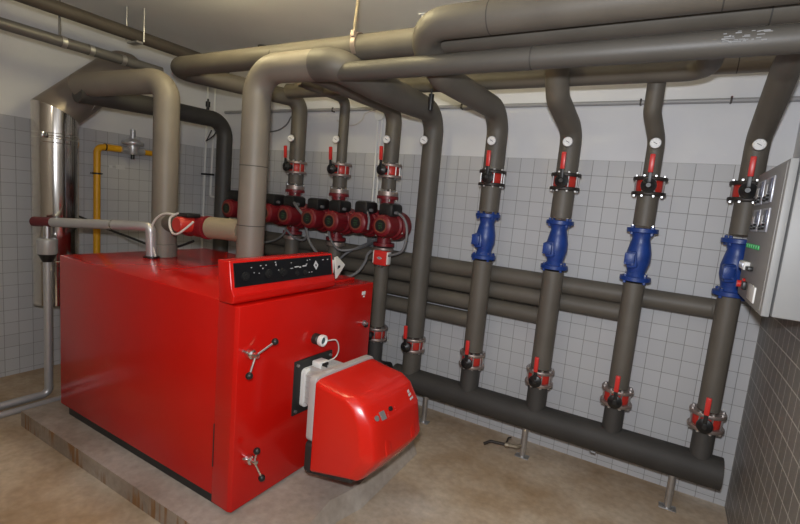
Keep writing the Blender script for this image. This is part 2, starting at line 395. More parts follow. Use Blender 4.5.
# ------------------------------------------------------------ burner
GO = (-1.59, 1.93, .62)
burner = thing('gas_burner', 'red gas burner with grey flange bolted to the boiler door', 'burner', GO, rz=math.radians(-3.0))
def gl(p): return (p[0]-GO[0], p[1]-GO[1], p[2]-GO[2])
b = MB(); b.box(gl((-1.597, 1.78, .462)), gl((-1.582, 2.075, .765)), 'gasket', .003)
for y in (1.80, 2.055):
    for z in (.485, .742): b.cyl(gl((-1.582, y, z)), gl((-1.572, y, z)), .008, 'steel', 8)
b.build('mounting_plate', burner)
b = MB()
def rrect(y0, y1, z0, z1, r, k=4):
    out = []
    for cy, cz, a in ((y1-r, z1-r, 0), (y0+r, z1-r, .5), (y0+r, z0+r, 1), (y1-r, z0+r, 1.5)):
        out += [(cy+r*math.cos((a+.5*i/k)*PI), cz+r*math.sin((a+.5*i/k)*PI)) for i in range(k+1)]
    return out
def loft(mb, secs, m):
    n = len(secs[0]); _, fs = mb.faces([v for s_ in secs for v in s_], [(j*n+i, j*n+(i+1) % n, (j+1)*n+(i+1) % n, (j+1)*n+i) for j in range(len(secs)-1) for i in range(n)]+[tuple(range(n-1, -1, -1)), tuple(range((len(secs)-1)*n, len(secs)*n))], m)
    bmesh.ops.recalc_face_normals(mb.bm, faces=fs)
sec = lambda x, y0, y1, z0, z1, r=.025: [(x-GO[0], y-GO[1], z-GO[2]) for y, z in rrect(y0, y1, z0, z1, r)]
loft(b, [sec(-1.582, 1.83, 2.055, .50, .715), sec(-1.562, 1.83, 2.055, .50, .715), sec(-1.56, 1.838, 2.05, .508, .707)], 'white')
loft(b, [sec(-1.562, 1.845, 2.045, .515, .70), sec(-1.50, 1.842, 2.06, .50, .715), sec(-1.39, 1.76, 2.11, .42, .745)], 'cast')
for k in range(6):
    z = .53+k*.03; b.box(gl((-1.555, 1.839, z)), gl((-1.47, 1.85, z+.006)), 'cast')
for k in range(5):
    y = 1.87+k*.04; b.box(gl((-1.555, y, .69)), gl((-1.40, y+.008, .728)), 'cast')
b.build('cast_housing', burner)
b = MB(); b.box(gl((-1.575, 1.90, .705)), gl((-1.515, 1.975, .748)), 'white', .006); b.box(gl((-1.516, 1.915, .712)), gl((-1.505, 1.96, .742)), 'black', .003); b.build('connection_box', burner)
b = MB(); b.prism([(y-GO[1], z-GO[2]) for y, z in rrect(1.692, 2.168, .43, .772, .03)], 0, -1.392-GO[0], -1.352-GO[0], 'cast', .003)
b.box(gl((-1.375, 1.95, .765)), gl((-1.36, 2.03, .775)), 'cast'); 
b.box(gl((-1.372, 1.78, .772)), gl((-1.360, 1.84, .7735)), 'mark')
b.build('back_plate', burner)
b = MB(); b.prism([(y-GO[1], z-GO[2]) for y, z in rrect(1.692, 2.168, .27, .43, .02)], 0, -1.392-GO[0], -1.352-GO[0], 'gasket', .003); b.build('air_intake', burner)
prof = [(-1.352, .765), (-1.27, .752), (-1.13, .738), (-1.075, .706), (-1.02, .625), (-.998, .505), (-.988, .462), (-.998, .435), (-1.07, .335), (-1.352, .272)]
b = MB()
Y0, Y1, NY = 1.688, 2.172, 14
secs = []
for i in range(NY+1):            # sections across y, front bulging in the middle, corners rounded
    t = i/NY; y = Y0+(Y1-Y0)*t; e = min(t, 1-t)*(Y1-Y0)
    k = 1 if e > .07 else math.sqrt(max(0, 1-((.07-e)/.07)**2))
    sec_ = []
    for x, z in prof:
        fr = (x+1.352)/.36
        x2 = x-(1-k)*.055*fr+.012*math.sin(PI*t)*fr
        z2 = z-(1-k)*.016*(1 if z > .5 else -1)
        sec_.append((x2-GO[0], y-GO[1], z2-GO[2]))
    secs.append(sec_)
loft(b, secs, 'burner_red')
_bv = b.bm.edges[:]
cover = b.build('cover', burner, angle=50); sub = cover.modifiers.new('b', 'BEVEL'); sub.width = .012; sub.segments = 3; sub.limit_method = 'ANGLE'; sub.angle_limit = math.radians(24)
cover['label'] = 'glossy red moulded burner cover'
b = MB()
for y in (1.80, 2.02): 
    b.prism([(-1.014-GO[0], .60-GO[2]), (-.985-GO[0], .50-GO[2]), (-.975-GO[0], .466-GO[2]), (-1.02-GO[0], .466-GO[2])], 1, y-GO[1], y+.05-GO[1], 'burner_red', .006)
b.build('grip_recess', cover)
fn = V((.081, 0, .056)).normalized(); fu = V((-.056, 0, .081)).normalized()
def face(y, h, d=0): return V(gl((-1.034+.0115*math.sin(PI*(y-Y0)/(Y1-Y0)), y, .648)))+fu*h+fn*d
b = MB(); b.lathe([(0, 0), (.013, 0), (.013, .006), (0, .007)], 'greywin', face(1.765, 0), fn, 16); 
b.build('inspection_window', cover)
b = MB(); vs = [face(y, h, d) for d in (-.004, .006) for y, h in ((1.795, -.02), (1.825, -.02), (1.825, .02), (1.795, .02))]
_, fs = b.faces(vs, [(3,2,1,0),(4,5,6,7),(0,1,5,4),(1,2,6,5),(2,3,7,6),(3,0,4,7)], 'greywin'); bmesh.ops.recalc_face_normals(b.bm, faces=fs); b.build('indicator_window', cover)
b = MB(); b.lathe([(0, 0), (.011, 0), (.011, .010), (0, .010)], 'black', face(1.875, .012), fn, 14); b.build('reset_button', cover)
b = MB()
for y, h, wd, ht in ((1.836, -.02, .012, .018), (1.842, .0, .012, .006), (1.90, -.006, .012, .004), (1.905, .004, .008, .01)):
    vs = [face(yy, hh, .003) for yy, hh in ((y, h), (y+wd, h), (y+wd, h+ht), (y, h+ht))]; b.faces(vs, [(0, 1, 2, 3)], 'grip_red')
for y, h, wd, ht in ((2.052, .015, .03, .012), (2.056, .031, .022, .014), (2.05, -.005, .04, .01)):
    vs = [face(yy, hh, .004-(yy-2.03)*.09) for yy, hh in ((y, h), (y+wd, h+.004), (y+wd, h+ht+.004), (y, h+ht))]; b.faces(vs, [(0, 1, 2, 3)], 'mark')
b.build('emblem', cover)
b = MB(); b.cyl(gl((-1.06, 2.15, .56)), gl((-1.06, 2.17, .56)), .012, 'black', 12); b.build('side_plug', cover)
b = MB(); b.prism([(x-GO[0], z-GO[2]) for x, z in ((-1.385, .290), (-1.11, .345), (-1.10, .322), (-1.385, .259))], 1, 1.705-GO[1], 2.15-GO[1], 'gasket', .004); b.build('bottom_tray', burner)

# ------------------------------------------------------------ insulated pipes
def pipe_thing(name, label, cat='pipe', group=None): return thing(name, label, cat, (0, 0, 0), group)
def insul(parent, pts, r, m='insul', bend=.13, bands=(), name='insulation', n=28):
    b = MB(); b.tube(pts, r, m, bend, n, 10)
    for c, d in bands: b.band(c, d, r, 'seam', .005, n)
    return b.build(name, parent, angle=50)
Yr, Zh = 3.05, .30
RX = dict(R4=.333, R3=-.132, R2=-.60, R1=-1.078, R0=-1.555, P1=-1.895, P2=-2.365, P3=-2.845, P4=-3.315)
X3, Y3, Z3 = (1, 0, 0), (0, 1, 0), (0, 0, 1)

# boiler supply: up, across, back and down as the bare riser
t = pipe_thing('supply_pipe', 'thick grey supply pipe rising behind the control panel, arching over to the dark valveless riser')
insul(t, [(-2.23, 2.02, 1.127), (-2.23, 2.02, 2.345), (-1.77, 2.02, 2.343)], .083, 'insul_light', .16, [((-2.23, 2.02, 1.42), Z3), ((-2.23, 2.02, 1.78), Z3)])
insul(t, [(-1.78, 2.02, 2.343), (-1.64, 2.02, 2.338), (-1.575, 2.30, 2.30), (-1.56, 2.7, 2.293), (-1.555, Yr, 2.293), (-1.555, Yr, .648)], lambda p: .071+.014*max(0, min(1, (Yr-p.y)/.35)), 'insul_bare', .15)
insul(t, [(-1.555, Yr, .53), (-1.555, Yr, .36)], .070, 'insul_bare')
b = MB(); b.lathe([(.083, 0), (.1, 0), (.1, .035), (.084, .04)], 'silverpaint', (-2.23, 2.02, 1.128), Z3); b.build('base_collar', t)
b = MB(); b.box((-1.60, 2.83, 2.345), (-1.575, 2.89, 2.37), 'valve_red', .003); b.build('red_mark', t)

t = pipe_thing('crossing_pipe', 'straight grey pipe crossing lowest and nearest under the ceiling to the right edge')
insul(t, [(-1.615, 2.035, 2.300), (.52, 2.03, 2.297)], .0475, 'insul_front', .1, [((-.60, 2.03, 2.297), X3), ((.30, 2.03, 2.297), X3)])
b = MB()
for k in range(40):
    x = .06+random.random()*.13; a = math.radians(198+random.uniform(-38, 38)); r = .0478
    yy, zz = 2.03+r*math.cos(a), 2.297+r*math.sin(a)*-.9
    b.box((x, yy-.001, zz-.002), (x+.006+.016*random.random(), yy+.002, zz+.0005+.0015*random.random()), 'foil')
b.build('scuffed_foil', t)['label'] = 'scuffed silvery patch'

t = pipe_thing('upper_pipe', 'topmost wide pipe along the ceiling turning down into the fourth riser from the cabinet')
insul(t, [(.52, 1.97, 2.46), (-1.15, 1.97, 2.46), (-1.13, 2.25, 2.31), (-1.078, Yr, 2.295), (-1.078, Yr, 1.912)], .070, 'insul', .16, [((-.78, 1.97, 2.46), X3), ((.05, 1.97, 2.46), X3)])
t2 = t
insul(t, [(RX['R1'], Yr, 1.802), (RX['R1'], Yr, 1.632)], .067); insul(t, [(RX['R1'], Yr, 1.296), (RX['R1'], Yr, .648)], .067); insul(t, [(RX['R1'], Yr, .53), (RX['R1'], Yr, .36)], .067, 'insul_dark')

t = pipe_thing('main_pipe', 'lamp-lit ceiling pipe running left behind the thick supply pipe, hung by a thin rod')
insul(t, [(.52, 2.135, 2.453), (-3.26, 2.135, 2.453), (-2.845, Yr, 2.42), (-2.845, Yr, 1.91)], .066, 'insul', .10, [((-2.2, 2.13, 2.44), X3), ((.2, 2.13, 2.44), X3)])
insul(t, [(RX['P3'], Yr, 1.80), (RX['P3'], Yr, 1.715)], .064); insul(t, [(RX['P3'], Yr, 1.24), (RX['P3'], Yr, .37)], .064)

t = pipe_thing('lower_main_pipe', 'x')
t['label'] = 'pipe behind the crossing pipe, curving forward above the second riser from the cabinet'
insul(t, [(-2.72, 2.78, 2.425), (.05, 2.78, 2.425), (.06, 2.2, 2.45)], .055, 'insul', .10)
t = pipe_thing('rear_header_pipe', 'short tan pipe seen under the crossing pipe at the top right, behind the rightmost riser')
insul(t, [(-.06, 3.0, 2.505), (.515, 3.0, 2.505)], .05, 'insul_light', .1, [((.185, 3.0, 2.505), X3)])

LBL = dict(R4='rightmost riser, beside the control cabinet', R3='second riser from the control cabinet', R2='third riser from the control cabinet',
           R1='fourth riser from the control cabinet', R0='dark riser without a blue valve', P1='pump riser with the red box, nearest the dark bare riser',
           P2='middle pump riser, thinner at its top', P3='pump riser nearest the thick supply pipe')
def riser(key, r, top, bend=.13, label=None, m='insul', rt=None):
    x = RX[key]; t = pipe_thing('riser_pipe', label, 'pipe', 'riser pipes on the back wall')
    insul(t, top+[(x, Yr, 1.912)], rt or r, m, bend)
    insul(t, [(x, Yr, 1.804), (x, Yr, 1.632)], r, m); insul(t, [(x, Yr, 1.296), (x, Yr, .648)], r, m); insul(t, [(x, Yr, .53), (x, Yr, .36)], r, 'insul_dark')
    return t
riser('R2', .064, [(-.65, 2.66, 2.46), (-.645, 2.76, 2.30), (-.60, Yr, 2.17)], .13, 'insulated riser with blue valve, third from the control cabinet')
riser('R3', .057, [(-.165, 2.86, 2.43), (-.17, 2.92, 2.25), (-.132, Yr, 2.12)], .10, 'insulated riser with blue valve, second from the control cabinet', rt=.045)
riser('R4', .055, [(.333, 2.35, 2.40), (.333, 2.60, 2.35), (.333, Yr, 2.13)], .10, 'rightmost insulated riser with blue valve, beside the control cabinet')
# pump risers
t = pipe_thing('riser_pipe', 'insulated pump riser carrying the red square box, next to the dark bare riser', 'pipe', 'riser pipes on the back wall')
insul(t, [(-1.895, 2.0, 2.345), (-1.895, Yr, 2.33), (-1.895, Yr, 1.924)], .060, 'insul', .12); insul(t, [(-1.895, Yr, 1.812), (-1.895, Yr, 1.73)], .056)
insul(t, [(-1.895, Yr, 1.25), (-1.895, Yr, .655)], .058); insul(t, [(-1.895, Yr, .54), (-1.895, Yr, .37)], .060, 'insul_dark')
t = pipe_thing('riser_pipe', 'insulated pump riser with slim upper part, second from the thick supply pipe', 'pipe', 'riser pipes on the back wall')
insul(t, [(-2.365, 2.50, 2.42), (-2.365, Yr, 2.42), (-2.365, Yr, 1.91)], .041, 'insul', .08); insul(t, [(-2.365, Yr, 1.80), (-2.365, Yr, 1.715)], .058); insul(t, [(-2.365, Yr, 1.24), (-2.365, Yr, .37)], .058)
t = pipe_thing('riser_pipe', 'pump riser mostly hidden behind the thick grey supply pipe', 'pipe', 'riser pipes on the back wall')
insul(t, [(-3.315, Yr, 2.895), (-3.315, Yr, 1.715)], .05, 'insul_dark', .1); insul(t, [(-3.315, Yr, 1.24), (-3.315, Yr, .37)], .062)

# floor headers
t = pipe_thing('floor_header', 'thick dark header pipe low along the back wall under the four blue-valved risers')
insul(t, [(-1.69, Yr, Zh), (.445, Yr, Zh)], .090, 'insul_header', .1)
for i, (x, y) in enumerate(((-1.407, Yr), (-.645, Yr), (.222, Yr))):
    b = MB(); b.cyl((x, y, 0), (x, y, Zh-.07), .020, 'steel', 16); b.box((x-.045, y-.03, 0), (x+.045, y+.03, .006), 'steel', .002); b.build('support_foot', t)
b = MB()
b.tube([(-.23, Yr, .215), (-.23, Yr, .19), (-.20, Yr, .19)], .008, 'foil', .008, 8); b.build('drain_plug', t)
t = pipe_thing('floor_header', 'short header pipe end with black rim behind the boiler, below the red-boxed pump riser')
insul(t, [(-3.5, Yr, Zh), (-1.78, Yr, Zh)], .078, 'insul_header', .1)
b = MB(); b.lathe([(.045, 0), (.082, 0), (.084, .03), (.05, .034), (.045, .03)], 'black', (-1.79, Yr, Zh), X3); b.build('end_rim', t)

# four stacked pipes along the wall
for i, (z, x1) in enumerate(((1.196, .333), (1.081, -.132), (.958, -.60), (.826, -1.078))):
    t = pipe_thing('wall_pipe', ['topmost of four stacked horizontal wall pipes, reaching the rightmost riser', 'second from the top of four stacked horizontal wall pipes', 'third from the top of four stacked horizontal wall pipes', 'lowest and shortest of four stacked horizontal wall pipes'][i], 'pipe', 'stacked horizontal pipes on the back wall')
    insul(t, [(-3.6, 3.19, z), (x1*1.025-.01, 3.19, z), (x1, Yr+.01, z)], lambda p: .0585-.018*max(0, min(1, (3.185-p.y)/.06)), 'insul', .06)

# boiler return: up, to the left, looping back and down at the rear
t = pipe_thing('return_pipe', 'return pipe from the boiler top, hooked left under the ceiling beside the flue')
insul(t, [(-3.0, 1.95, 1.127), (-3.0, 1.95, 2.305), (-3.72, 1.755, 2.255)], .081, 'insul_light', .12, [((-3.0, 1.95, 1.215), Z3)])
b = MB(); b.lathe([(.080, 0), (.086, 0), (.086, .085), (.080, .09)], 'insul_light', (-3.0, 1.95, 1.128), Z3); b.build('base_collar', t)
insul(t, [(-3.67, 1.72, 2.20), (-3.66, 2.3, 2.22), (-3.68, 2.97, 2.235), (-3.68, 2.97, .15)], .070, 'insul_dark', .15)
b = MB(); b.lathe([(0, 0), (.012, 0), (.012, .03), (.02, .032), (.02, .075), (.008, .08), (.008, .10), (0, .10)], 'black', (-3.68, 2.78, 2.295), Z3, 14); b.build('air_vent', t)

# ------------------------------------------------------------ bypass pipe with small pump
t = pipe_thing('bypass_pipe', 'short tan pipe joining the return pipe and the supply pipe above the boiler')
insul(t, [(-2.555, 1.98, 1.372), (-2.31, 2.02, 1.378)], .070, 'insul_tan', .1); insul(t, [(-2.95, 1.955, 1.365), (-2.765, 1.975, 1.365)], .066, 'insul', .1)
t = thing('bypass_pump', 'small red pump with white cable loop on the tan bypass pipe', 'pump', (-2.66, 1.97, 1.37))
b = MB(); b.lathe([(0, -.105), (.06, -.105), (.076, -.10), (.076, -.08), (.062, -.075), (.066, -.04), (.07, 0), (.066, .05), (.062, .075), (.076, .08), (.076, .105), (0, .105)], 'pump_red', (0, 0, 0), X3, 24); b.build('pump_housing', t)
b = MB(); b.lathe([(0, 0), (.05, 0), (.05, .115), (.043, .125), (0, .125)], 'valve_red', (-.01, -.03, .01), (0, -1, 0), 24); b.build('motor', t)
b = MB(); b.box((-.06, -.12, .058), (.045, -.02, .082), 'black', .006); b.build('terminal_box', t)
b = MB(); b._sweep(smooth_path([(-.03, -.13, .08), (-.075, -.15, .05), (-.07, -.16, -.0), (-.03, -.165, -.045), (.02, -.165, -.045), (.07, -.15, -.01), (.11, -.12, .04)]), .007, 'cable_white', 8, True); b.build('cable', t)
b = MB(); b._sweep(smooth_path(((-2.76, 1.88, 1.435), (-2.86, 1.85, 1.43), (-2.93, 1.83, 1.37), (-2.955, 1.83, 1.27), (-2.92, 1.84, 1.14))), .007, 'cable_white', 8, True)
tag(b.build('sensor_cable'), 'white cable hanging in a curve in front of the return pipe foot', 'cable')

# ------------------------------------------------------------ valves
def make_valve(fm, rm, label):
    t = thing('butterfly_valve', label, 'valve', (0, 0, 0), 'red-handled butterfly valves')
    for s_ in (-1, 1):
        b = MB(); z = s_*.042
        b.lathe([(.05, -.010), (.088, -.010), (.090, -.007), (.090, .007), (.088, .010), (.05, .010)], fm, (0, 0, z), Z3, 28)
        for k in range(8):
            a = (k+.5)*PI/4; b.cyl((.077*math.cos(a), .077*math.sin(a), z+.010*s_), (.077*math.cos(a), .077*math.sin(a), z+.019*s_), .009, 'steel', 6)
        b.build('flange', t)
    b = MB(); b.lathe([(0, -.032), (.066, -.032), (.070, -.02), (.070, .02), (.066, .032), (0, .032)], rm, (0, 0, 0), Z3, 28)
    for k in range(8):
        a = (k+.5)*PI/4; b.cyl((.077*math.cos(a), .077*math.sin(a), -.034), (.077*math.cos(a), .077*math.sin(a), .034), .005, 'steel', 8)
    b.build('valve_body', t)
    b = MB(); b.cyl((0, -.06, 0), (0, -.115, 0), .022, 'black', 14)
    b.lathe([(0, 0), (.039, 0), (.041, .006), (.039, .016), (.025, .022), (.012, .032), (0, .032)], 'black', (0, -.112, 0), (0, -1, 0), 22); b.build('lever_hub', t)
    b = MB(); q = [(.010, 0), (.010, .07), (-.010, .07), (-.010, 0)]
    b.prism([(-.138, 0), (-.128, 0), (-.134, .085), (-.144, .085)], 0, -.010, .010, 'black', .002)
    lv = b.build('lever', t)
    b = MB(); b.box((-.013, -.009, 0), (.013, .009, .10), 'grip_red', .005, Matrix.Translation((0, -.139, .068)) @ Matrix.Rotation(math.radians(4), 4, 'X')); b.build('grip', lv)
    return t
vals = [('R4', 1.858, 0), ('R3', 1.858, 0), ('R2', 1.858, 0), ('R1', 1.856, 0), ('P1', 1.868, 2), ('P2', 1.855, 2), ('P3', 1.855, 2),
        ('R0', .586, 1), ('R1', .586, 1), ('R2', .587, 1), ('R3', .592, 1), ('R4', .590, 1), ('P1', .597, 1)]
protos = {}
NM = dict(R4='the rightmost riser beside the cabinet', R3='the second riser from the cabinet', R2='the third riser from the cabinet', R1='the fourth riser from the cabinet',
          R0='the dark riser without blue valve', P1='the pump riser with the red box', P2='the slim-topped pump riser', P3='the pump riser next to the supply pipe')
for key, z, kd in vals:
    lab = ('upper' if z > 1 else 'lower')+' red butterfly valve with lever on '+NM[key]
    if kd not in protos: o = protos[kd] = make_valve(('darkmetal', 'flange', 'flange')[kd], 'valve_red', lab)
    else: o = copy_tree(protos[kd]); o['label'] = lab
    o.location = (RX[key], Yr, z)
    o.rotation_euler.z = math.radians({'R4': -8, 'R1': 4, 'P1': 0}.get(key, 0))

# blue check valves
def make_check():
    t = thing('check_valve', '', 'valve', (0, 0, 0), 'blue check valves')
    for s_ in (-1, 1):
        b = MB(); z = s_*.142
        b.lathe([(.03, -.013*s_), (.081, -.013*s_), (.084, -.010*s_), (.084, .010*s_), (.081, .013*s_), (.03, .014*s_)], 'blue', (0, 0, z), Z3, 28)
        for k in range(4):
            a = (k+.5)*PI/2; b.cyl((.073*math.cos(a), .073*math.sin(a), z-.026), (.073*math.cos(a), .073*math.sin(a), z+.026), .009, 'blue', 6)
            b.cyl((.073*math.cos(a), .073*math.sin(a), z+.02), (.073*math.cos(a), .073*math.sin(a), z+.03), .006, 'chrome', 6)
        b.build('flange', t)
    b = MB(); b.lathe([(0, -.135), (.062, -.132), (.050, -.105), (.055, -.08), (.066, -.04), (.066, .01), (.056, .06), (.048, .095), (.060, .13), (0, .135)], 'blue', (0, 0, 0), Z3, 28)
    b.box((-.03, -.03, -.07), (.03, .03, .03), 'blue', .014, Matrix.Translation((-.032, -.045, -.01)) @ Matrix.Rotation(math.radians(-8), 4, 'Y'))
    b.build('valve_body', t)
    b = MB(); b.box((-.028, -.012, -.036), (.028, .012, .036), 'blue', .008, Matrix.Translation((-.04, -.078, -.025)))
    for x, z in ((-.02, -.028), (.02, -.028), (-.02, .028), (.02, .028)): b.cyl((x-.04, -.088, z-.025), (x-.04, -.096, z-.025), .006, 'blue', 6)
    b.build('bonnet', t)
    return t
cv = make_check()
for i, k in enumerate(('R4', 'R3', 'R2', 'R1')):
    o = cv if i == 0 else copy_tree(cv)
    o.location = (RX[k], Yr, 1.463 if k != 'R4' else 1.455); o.rotation_euler.z = math.radians((6, 0, 0, 0)[i])
    o['label'] = 'blue flanged check valve on '+NM[k]

# twin pumps
def make_pump():
    t = thing('twin_pump', '', 'pump', (0, 0, 0), 'red twin-head pumps')
    b = MB()
    for z0, s_ in ((.205, 1), (-.155, -1)):
        b.lathe([(0, -.012), (.083, -.012), (.083, .012), (0, .012)], 'pump_red', (0, 0, z0), Z3, 24)
        b.lathe([(0, -.02), (.078, -.02), (.078, .01), (0, .01)], 'flange', (0, 0, z0+.035*s_), Z3, 24)
        for k in range(4):
            a = (k+.5)*PI/2; b.cyl((.07*math.cos(a), .07*math.sin(a), z0-.03), (.07*math.cos(a), .07*math.sin(a), z0+.055*s_+.01), .007, 'chrome', 8)
    b.tube([(0, 0, -.15), (0, 0, .20)], .055, 'pump_red', .1, 20)
    for x in (-.115, .105): b.lathe([(0, -.075), (.08, -.075), (.108, -.05), (.112, 0), (.105, .04), (.07, .06), (0, .06)], 'pump_red', (x, 0, 0), Y3, 28)
    for x, z in ((.19, -.05), (.1, -.1), (-.04, -.09), (.03, -.10)): b.ball((x, -.06, z), .010, 'chrome', 8)
    b.build('pump_housing', t)
    for x in (-.115, .105):
        b = MB(); b.lathe([(0, -.235), (.058, -.235), (.078, -.222), (.082, -.20), (.082, -.10), (.095, -.09), (.098, -.07), (0, -.07)], 'pump_red', (x, 0, 0), Y3, 28)
        mt = b.build('motor', t)
        b = MB(); b.lathe([(0, 0), (.044, 0), (.042, .004), (0, .004)], 'black', (x, -.235, 0), (0, -1, 0), 20)
        b.lathe([(.042, 0), (.055, 0), (.053, .005), (.044, .005)], 'label_ring', (x, -.235, 0), (0, -1, 0), 20)
        for dx, dz, ww in ((-.012, .015, .014), (.006, .012, .012), (-.016, -.004, .03), (-.010, -.02, .012), (.008, -.016, .010)): b.box((x+dx, -.2405, dz), (x+dx+ww, -.239, dz+.006), 'green')
        b.build('name_plate', mt)
        b = MB(); b.box((x-.062, -.19, .065), (x+.062, -.03, .165), 'black', .026); b.build('terminal_box', mt)
        b = MB(); b.cyl((x+.06, -.15, .10), (x+.085, -.15, .10), .012, 'cable', 10); b.build('cable_gland', mt)
    return t
pp = make_pump()
for i, k in enumerate(('P1', 'P2', 'P3', 'P4')):
    o = pp if i == 0 else copy_tree(pp)
    o.location = (RX[k], Yr, 1.462-.012*(i > 0)); 
    o['label'] = 'red twin-head pump on '+dict(NM, P4='the riser hidden behind the supply pipe')[k]
    if k == 'P3':
        b = MB(); b.lathe([(.05, 0), (.06, 0), (.06, .05), (.05, .05)], 'blue', (RX[k], Yr, 1.72), Z3); 
        tag(b.build('pipe_sleeve'), 'small blue sleeve above the pump next to the supply pipe', 'sleeve')

# thermometers
def make_dial():
    t = thing('dial_thermometer', '', 'thermometer', (0, 0, 0), 'dial thermometers on the risers')
    b = MB(); b.lathe([(0, 0), (.008, 0), (.008, .032), (.028, .033), (.030, .036), (.030, .050), (.027, .052), (.027, .048), (0, .048)], 'steel', (0, 0, 0), (0, -1, 0), 24); b.build('case', t)
    b = MB(); b.lathe([(0, .0485), (.027, .0485)], 'dial', (0, 0, 0), (0, -1, 0), 24); b.box((-.012, -.0500, -.0015), (.010, -.0492, .0015), 'black', 0, Matrix.Rotation(.5, 4, 'Y'))
    for k in range(7):
        a = (-.2+k*.233)*PI; b.box((.021*math.cos(a)-.001, -.0497, .021*math.sin(a)-.001), (.021*math.cos(a)+.001, -.0492, .021*math.sin(a)+.001), 'black')
    b.build('dial_face', t); return t
dl = make_dial()
for i, (k, r) in enumerate((('R4', .055), ('R3', .057), ('R2', .064), ('R1', .067), ('R0', .07), ('P1', .06), ('P2', .041), ('P3', .0635))):
    o = dl if i == 0 else copy_tree(dl); o.location = (RX[k]-(.03 if k in ('R0', 'P2') else 0), Yr-r+(.006 if k not in ('R0', 'P2') else .02), 2.09); o.rotation_euler.z = math.radians(-6-6*i)
    o.rotation_euler.z = math.atan2(RX[k], Yr)*-.35
    o['label'] = 'round white thermometer dial on '+NM[k]

# red box on the pump riser
t = thing('flow_switch_box', 'red square box with white sides on the pump riser by the boiler', 'switch', (-1.835, 2.955, 1.215))
b = MB(); b.box((-.055, -.045, -.055), (.055, .02, .055), 'grip_red', .006); b.build('cover', t)
b = MB(); b.box((-.068, -.035, -.045), (-.054, .015, .05), 'white', .003); b.box((.054, -.035, -.045), (.064, .015, .05), 'white', .003); b.build('side_plates', t)
b = MB(); b.box((-.022, -.048, -.004), (.02, -.0445, .004), 'mark'); b.box((-.012, -.048, -.009), (.010, -.0445, .009), 'mark'); b.box((-.02, -.04, -.068), (-.006, -.02, -.055), 'steel'); b.box((.006, -.04, -.068), (.02, -.02, -.055), 'steel'); b.build('fittings', t)
b = MB(); b.box((-2.18, 3.235, 1.215), (-2.10, 3.288, 1.33), 'cable', .004); tag(b.build('junction_box'), 'small grey junction box on tiles behind the pumps', 'junction box')

# ------------------------------------------------------------ flue, safety pipe, gas line
FX, FY = -3.935, 1.70
t = thing('flue_pipe', 'shiny stainless steel flue with dull angled elbow behind the boiler', 'flue', (FX, FY, .66))
b = MB(); r = .14
b.lathe([(0, 0), (r, 0), (r, .30), (r+.004, .305), (r+.004, .33), (r, .335), (r, 1.18), (r+.004, 1.185), (r+.004, 1.21), (r, 1.215), (r, 1.225), (r+.004, 1.23), (r+.004, 1.245), (r, 1.25), (r, 1.30)], 'stainless', (0, 0, 0), Z3, 40)
b.build('flue_barrel', t)
def ringpts(c, nrm_, r_, up_, n=40):
    c = V(c); nn = V(nrm_).normalized(); x = V((1, 0, 0)); x = (x-nn*x.dot(nn)).normalized(); y = nn.cross(x)
    return [c+(x*math.cos(2*PI*i/n)+y*math.sin(2*PI*i/n)/up_)*r_ for i in range(n)]
b = MB()
h = math.cos(math.radians(24))
secs = [ringpts((0, 0, 1.30), (0, 0, 1), r, 1), ringpts((0, 0, 1.40), (0, math.sin(math.radians(24)), math.cos(math.radians(24))), r, h)]
secs += [ringpts((0, .40, 1.78), (-.12, .75, .62), r, 1), ringpts((-.03, .48, 1.835), (-.4, .8, .3), r, 1), ringpts((-.12, .56, 1.86), (-.8, .6, 0), r, 1), ringpts((-.42, .74, 1.86), (-.85, .5, 0), r, 1)]
def loft2(mb, secs, m):
    n = len(secs[0]); _, fs = mb.faces([v for s_ in secs for v in s_], [(j*n+i, j*n+(i+1) % n, (j+1)*n+(i+1) % n, (j+1)*n+i) for j in range(len(secs)-1) for i in range(n)], m); bmesh.ops.recalc_face_normals(mb.bm, faces=fs)
loft2(b, secs[:2], 'stainless'); loft2(b, secs[1:], 'flue_dull')
b.build('flue_elbow', t, angle=20)['label'] = 'dull brown mitred flue elbow'
for c in ((.10, .20, 1.46), (.11, .30, 1.62), (.115, .34, 1.65)):
    b = MB(); b.cyl(c, V(c)+V((.03, .02, .06)), .005, 'chrome', 8); b.build('band_clasp', t)
b = MB(); b.box((.10, -.13, 1.21), (.12, -.10, 1.25), 'chrome', .003); b.build('band_clasp', t)
b = MB(); b.cyl((.05, .1, .25), (.72, .30, .25), .12, 'stainless', 28); b.build('boiler_spigot', t)

t = thing('safety_pipe', 'silver overflow pipe with maroon end cap crossing in front of the flue', 'pipe', (0, 0, 0))
b = MB(); b.tube([(-3.66, 1.56, 1.295), (-3.02, 1.80, 1.335), (-2.965, 1.83, 1.335), (-2.965, 1.84, 1.14)], .032, 'silverpaint', .05, 20); b.lathe([(0, 0), (.05, 0), (.05, .012), (0, .012)], 'black', (-2.965, 1.84, 1.128), Z3, 18); b.band((-3.22, 1.725, 1.3225), (.64, .24, .04), .032, 'chrome', .012); b.build('tube', t)
b = MB(); b.tube([(-3.80, 1.508, 1.287), (-3.66, 1.56, 1.295)], .034, 'maroon', .05, 18); b.build('end_cap', t)
b = MB(); b.cyl((-3.70, 1.545, 1.27), (-3.70, 1.545, 1.17), .022, 'steel', 16)
b.lathe([(0, 0), (.055, 0), (.06, .01), (.06, .10), (.05, .11), (.03, .112), (0, .112)], 'silverpaint', (-3.70, 1.545, 1.07), Z3, 24)
b.lathe([(0, 0), (.03, 0), (.05, .045), (.055, .055), (0, .055)], 'black', (-3.70, 1.545, 1.015), Z3, 24); b.build('relief_valve', t)
b = MB(); b.tube([(-3.70, 1.545, 1.02), (-3.70, 1.545, .05), (-3.70, .2, .05)], .026, 'silverpaint', .045, 18); b.build('discharge_tube', t)
